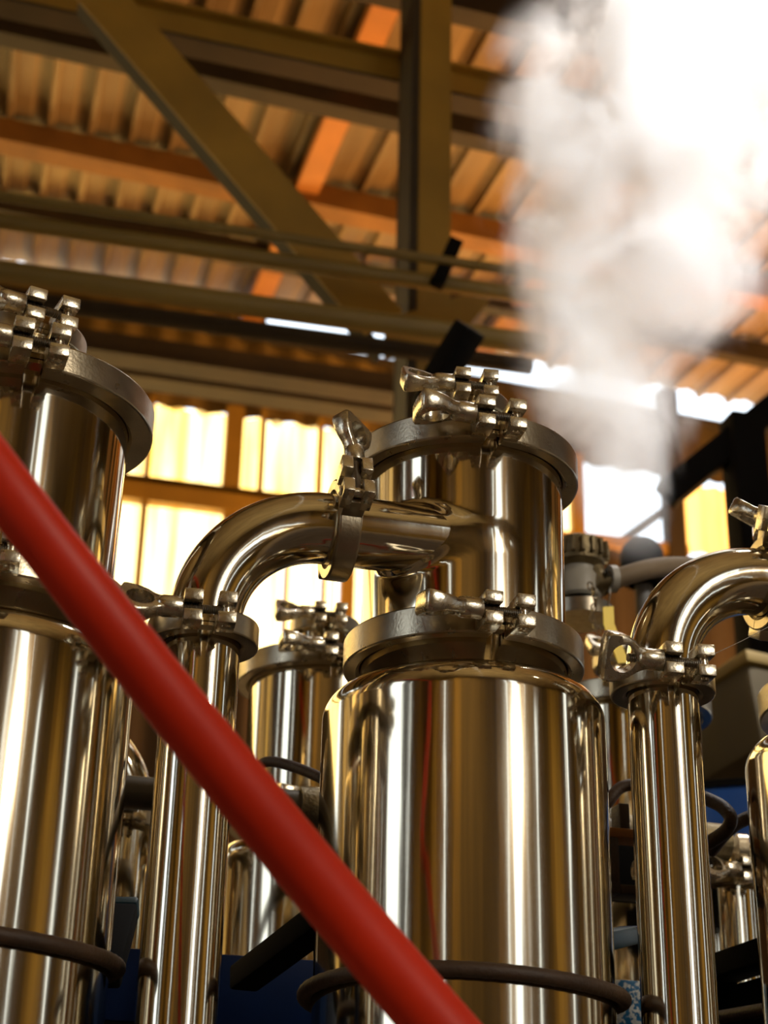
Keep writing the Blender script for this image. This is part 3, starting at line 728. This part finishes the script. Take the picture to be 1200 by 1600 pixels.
# valve on the rear column's port
c1 = colpos(1, 1); vt = empty('port_valve', up(c1, 0.942)); vt.location.x -= 0.02
pv = at(905, 930, 2.38); vt.location = Vector((pv.x, pv.y, Z(0.942))); zv = pv.z - vt.location.z
tag(vt, 'grimy ribbed valve with white collars beside the central column', 'valve')
MB().lathe([(0.0, -0.01), (0.05, -0.01), (0.05, 0.012), (0.035, 0.016), (0.03, zv - 0.03)], 32).build('base', 'bolt', vt)
zv = max(zv, 0.08)
MB().lathe([(0.030, zv - 0.055), (0.034, zv - 0.05), (0.034, zv - 0.02), (0.028, zv - 0.012), (0.028, zv)], 32).build('collar', 'white', vt)
prof = [(0.0, zv + 0.055)]
MB().lathe([(0.028, zv - 0.004), (0.04, zv + 0.004), (0.044, zv + 0.02), (0.040, zv + 0.04), (0.02, zv + 0.05), (0.0, zv + 0.052)], 40).build('bonnet', 'brass', vt)
mb = MB()
for k in range(18):
    a_ = 2 * PI * k / 18
    T = Matrix.Translation((0, 0, zv + 0.022)) @ Matrix.Rotation(a_, 4, 'Z')
    mb.box((0.041, -0.003, -0.012), (0.049, 0.003, 0.014), 0.001, T)
mb.build('knurled_rim', 'brass', vt)
hx = (at(955, 905, 2.36) - vt.location)
MB().tube([(0.02, 0, zv + 0.01), hx * 0.75 + Vector((0, 0, 0.0)), hx], 0.017, 18).build('spout', 'brass', vt)
MB().tube([hx - Vector((0.004, 0, 0)), hx + Vector((0.007, 0, 0.001))], 0.0215, 20).build('hose_clip', 'white', vt)
mb = MB(); c_a = at(922, 915, 2.30) - vt.location; c_b = at(934, 985, 2.30) - vt.location
for k in range(9):
    q = c_a.lerp(c_b, k / 8) + Vector((0.006 * math.sin(k * 0.8), 0, 0))
    T = Matrix.Translation(q) @ Matrix.Rotation(PI / 2 * (k % 2), 4, 'Z')
    mb.tube([T @ Vector((0.004 * math.cos(t), 0, 0.0062 * math.sin(t))) for t in [2 * PI * j / 10 for j in range(10)]], 0.0014, 6, closed=True)
mb.build('chain', 'bolt', vt)
hose('dusty brown hose running from the valve to the clear elbow', [(955, 907, 2.36), (985, 897, 2.36), (1015, 889, 2.37), (1050, 885, 2.4), (1100, 888, 2.45), (1180, 905, 2.5), (1260, 930, 2.5)], 0.0155, 'greyhose', 'valve_hose')
tg_ = empty('yellow_tag', at(949, 950, 2.3)); tag(tg_, 'narrow yellow plastic tag dangling below the valve hose', 'tag')
q = [at(950, 948, 2.3), at(951, 975, 2.3), at(962, 1005, 2.3), at(974, 1036, 2.3)]
vs = []
for k, c in enumerate(q):
    wv = Vector((0.0085, 0, 0.0015)); d = Vector((0, 0.0012, 0))
    vs += [c - wv - d - tg_.location, c + wv - d - tg_.location, c + wv + d - tg_.location, c - wv + d - tg_.location]
fs = [(0, 1, 2, 3), (15, 14, 13, 12)]
for k in range(3):
    for e in range(4): fs.append((4 * k + e, 4 * k + (e + 1) % 4, 4 * k + 4 + (e + 1) % 4, 4 * k + 4 + e))
MB().add(vs, fs).build('strip', 'yellow', tg_)
e0 = q[0] - tg_.location; MB().tube([e0 + Vector((0, 0, 0.001)), e0 + Vector((0.004, 0, 0.02)), at(953, 918, 2.34) - tg_.location], 0.0015, 8).build('tie', 'bolt', tg_)
# black round motor head, brown duct and far bits on the right
p = at(1003, 872, 3.6)
mo = empty('black_motor', (p.x, p.y, 0)); tag(mo, 'black round-headed motor on a stand in the steam', 'motor')
rr_ = 0.052
MB().lathe([(0.0, p.z + rr_)] + [(rr_ * math.sin(a), p.z + rr_ * math.cos(a)) for a in [PI / 2 * i / 8 for i in range(1, 9)]] + [(rr_, p.z - 0.06), (rr_ * 0.7, p.z - 0.07)], 32).build('housing', 'black', mo)
MB().lathe([(0.02, p.z - 0.07), (0.02, 0.02), (0.12, 0.01), (0.12, 0.0)], 24).build('stand', 'dark', mo)
a = at(1080, 1165, 3.9); b = at(1270, 1045, 3.5)
du = empty('brown_duct', (a.x, a.y, 0)); tag(du, 'dusty brown sloping duct behind the gold-tinted column', 'duct')
MB().beam(a - du.location + Vector((0, 0, -0.10)), b - du.location + Vector((0, 0, -0.10)), 0.35, 0.22, bevel=0.015).build('duct_body', 'clad3', du)
MB().beam(a - du.location + Vector((0, 0, 0.0)), b - du.location + Vector((0, 0, 0.0)), 0.37, 0.03, bevel=0.006).build('lit_top_edge', 'clad', du)  # light along the top edge put into a paler colour
for t_ in (0.1, 0.9):
    q = a.lerp(b, t_) - du.location
    MB().box((q.x - 0.03, q.y + 0.05, 0), (q.x + 0.03, q.y + 0.11, q.z - 0.2)).build('leg', 'dark', du, False)
# single thread of cobweb from the clear elbow's clamp
a = at(1103, 1028, 1.66); b = at(1215, 972, 1.62)
o = MB().tube([a, a.lerp(b, 0.5) - Vector((0, 0, 0.001)), b], 0.00035, 6).build('cobweb_thread', 'thread'); tag(o, 'fine pale cobweb thread stretched from the round-eyed wing nut clamp', 'cobweb')

# ------------------------------------------------------------------ steam
SH = 3.2
S0 = at(1010, 880, SH)
stm = empty('steam_plume_base', (0, 0, 0)); bpy.data.objects.remove(stm)
path = [(990, 920, 60), (970, 780, 120), (965, 650, 180), (985, 540, 220), (1005, 430, 270), (1025, 300, 310), (1055, 180, 330), (1110, 60, 330), (1165, -90, 350)]
ctr = [at(px, py, SH) for px, py, _ in path]
rds = [r * (c - CAM).dot(_f) / FPX for c, (_, _, r) in zip(ctr, path)]
z0s, z1s = ctr[0].z, ctr[-1].z
lat = Vector((math.cos(YAW), -math.sin(YAW), 0))
vm = bpy.data.materials.new('white_steam'); vm.use_nodes = True
nt = vm.node_tree; n = nt.nodes; L = nt.links
n.remove(n['Principled BSDF'])
pv_ = n.new('ShaderNodeVolumePrincipled'); pv_.inputs['Color'].default_value = (1, 1, 1, 1); pv_.inputs['Anisotropy'].default_value = 0.2
L.new(pv_.outputs[0], n['Material Output'].inputs['Volume'])
tc = n.new('ShaderNodeTexCoord'); sp = n.new('ShaderNodeSeparateXYZ'); L.new(tc.outputs['Object'], sp.inputs[0])
def math_(op, a, b=None, clamp=False):
    m_ = n.new('ShaderNodeMath'); m_.operation = op; m_.use_clamp = clamp
    for k, v in enumerate((a, b)):
        if v is None: continue
        if isinstance(v, (int, float)): m_.inputs[k].default_value = v
        else: L.new(v, m_.inputs[k])
    return m_.outputs[0]
tz = math_('DIVIDE', math_('SUBTRACT', sp.outputs[2], 0.0), z1s - z0s)
def curve(vals, lo, hi):
    c = n.new('ShaderNodeFloatCurve'); cv = c.mapping.curves[0]
    pts = [((z.z - z0s) / (z1s - z0s), (v - lo) / (hi - lo)) for z, v in zip(ctr, vals)]
    cv.points[0].location = pts[0]; cv.points[1].location = pts[-1]
    for q in pts[1:-1]: cv.points.new(*q)
    c.mapping.update(); L.new(tz, c.inputs['Value'])
    return math_('ADD', math_('MULTIPLY', c.outputs[0], hi - lo), lo)
lx = [(c - S0).dot(lat) for c in ctr]
cx_ = curve(lx, -0.5, 1.5); rz_ = curve(rds, 0.0, 1.0)
ddx = math_('SUBTRACT', sp.outputs[0], cx_)
rho = math_('DIVIDE', math_('SQRT', math_('ADD', math_('MULTIPLY', ddx, ddx), math_('MULTIPLY', sp.outputs[1], sp.outputs[1]))), rz_)
nz = n.new('ShaderNodeTexNoise'); nz.inputs['Scale'].default_value = 4.6; nz.inputs['Detail'].default_value = 8; nz.inputs['Roughness'].default_value = 0.6; nz.inputs['Distortion'].default_value = 0.5
mp = n.new('ShaderNodeMapping'); mp.inputs['Scale'].default_value = (1, 1, 0.75); mp.inputs['Location'].default_value = (3.1, 0.4, 1.7)
L.new(tc.outputs['Object'], mp.inputs[0]); L.new(mp.outputs[0], nz.inputs['Vector'])
fall = math_('SUBTRACT', 1.0, rho)
den = math_('ADD', math_('MULTIPLY', math_('SUBTRACT', nz.outputs['Fac'], 0.57), 11.0), math_('MULTIPLY', fall, 2.9))
den = math_('MULTIPLY', math_('MINIMUM', math_('MAXIMUM', den, 0.0), 2.2), math_('MULTIPLY', math_('MULTIPLY', fall, 3.5, True), math_('MULTIPLY', tz, 9.0, True)))
L.new(math_('MULTIPLY', den, 4.6), pv_.inputs['Density'])
mb = MB(); seg = 24; vs = []; fs = []
for c, r in zip(ctr, rds):
    q = c - S0
    for k in range(seg):
        a_ = 2 * PI * k / seg
        vs.append((q.dot(lat) + r * 1.02 * math.cos(a_), r * 1.02 * math.sin(a_), c.z - S0.z))
for i in range(len(ctr) - 1):
    for k in range(seg): fs.append((i * seg + k, i * seg + (k + 1) % seg, (i + 1) * seg + (k + 1) % seg, (i + 1) * seg + k))
fs.append(tuple(reversed(range(seg)))); fs.append(tuple((len(ctr) - 1) * seg + k for k in range(seg)))
steam = mb.add(vs, fs).build('steam', vm, None, False)
steam.location = S0; steam.rotation_euler.z = -YAW
tag(steam, 'billowing white steam rising in front of the roof', 'steam', kind='stuff')

# repeats share a group phrase
GROUPS = {'distillation_column': 'steel columns in two rows', 'vapour_pipe': 'elbow pipes beside the columns', 'pipe_clamp': 'bolted clamps on the steel pipework',
          'overhead_pipe': 'overhead pipes under the roof', 'hose_loop': 'hose loops round the front columns', 'brown_hose': 'thin brown hoses between the rows',
          'support_bracket': 'bracket arms among the columns', 'eave_beam': 'beams under the eave'}
for o in bpy.data.objects:
    if o.parent is None and o.name.split('.')[0] in GROUPS: o['group'] = GROUPS[o.name.split('.')[0]]
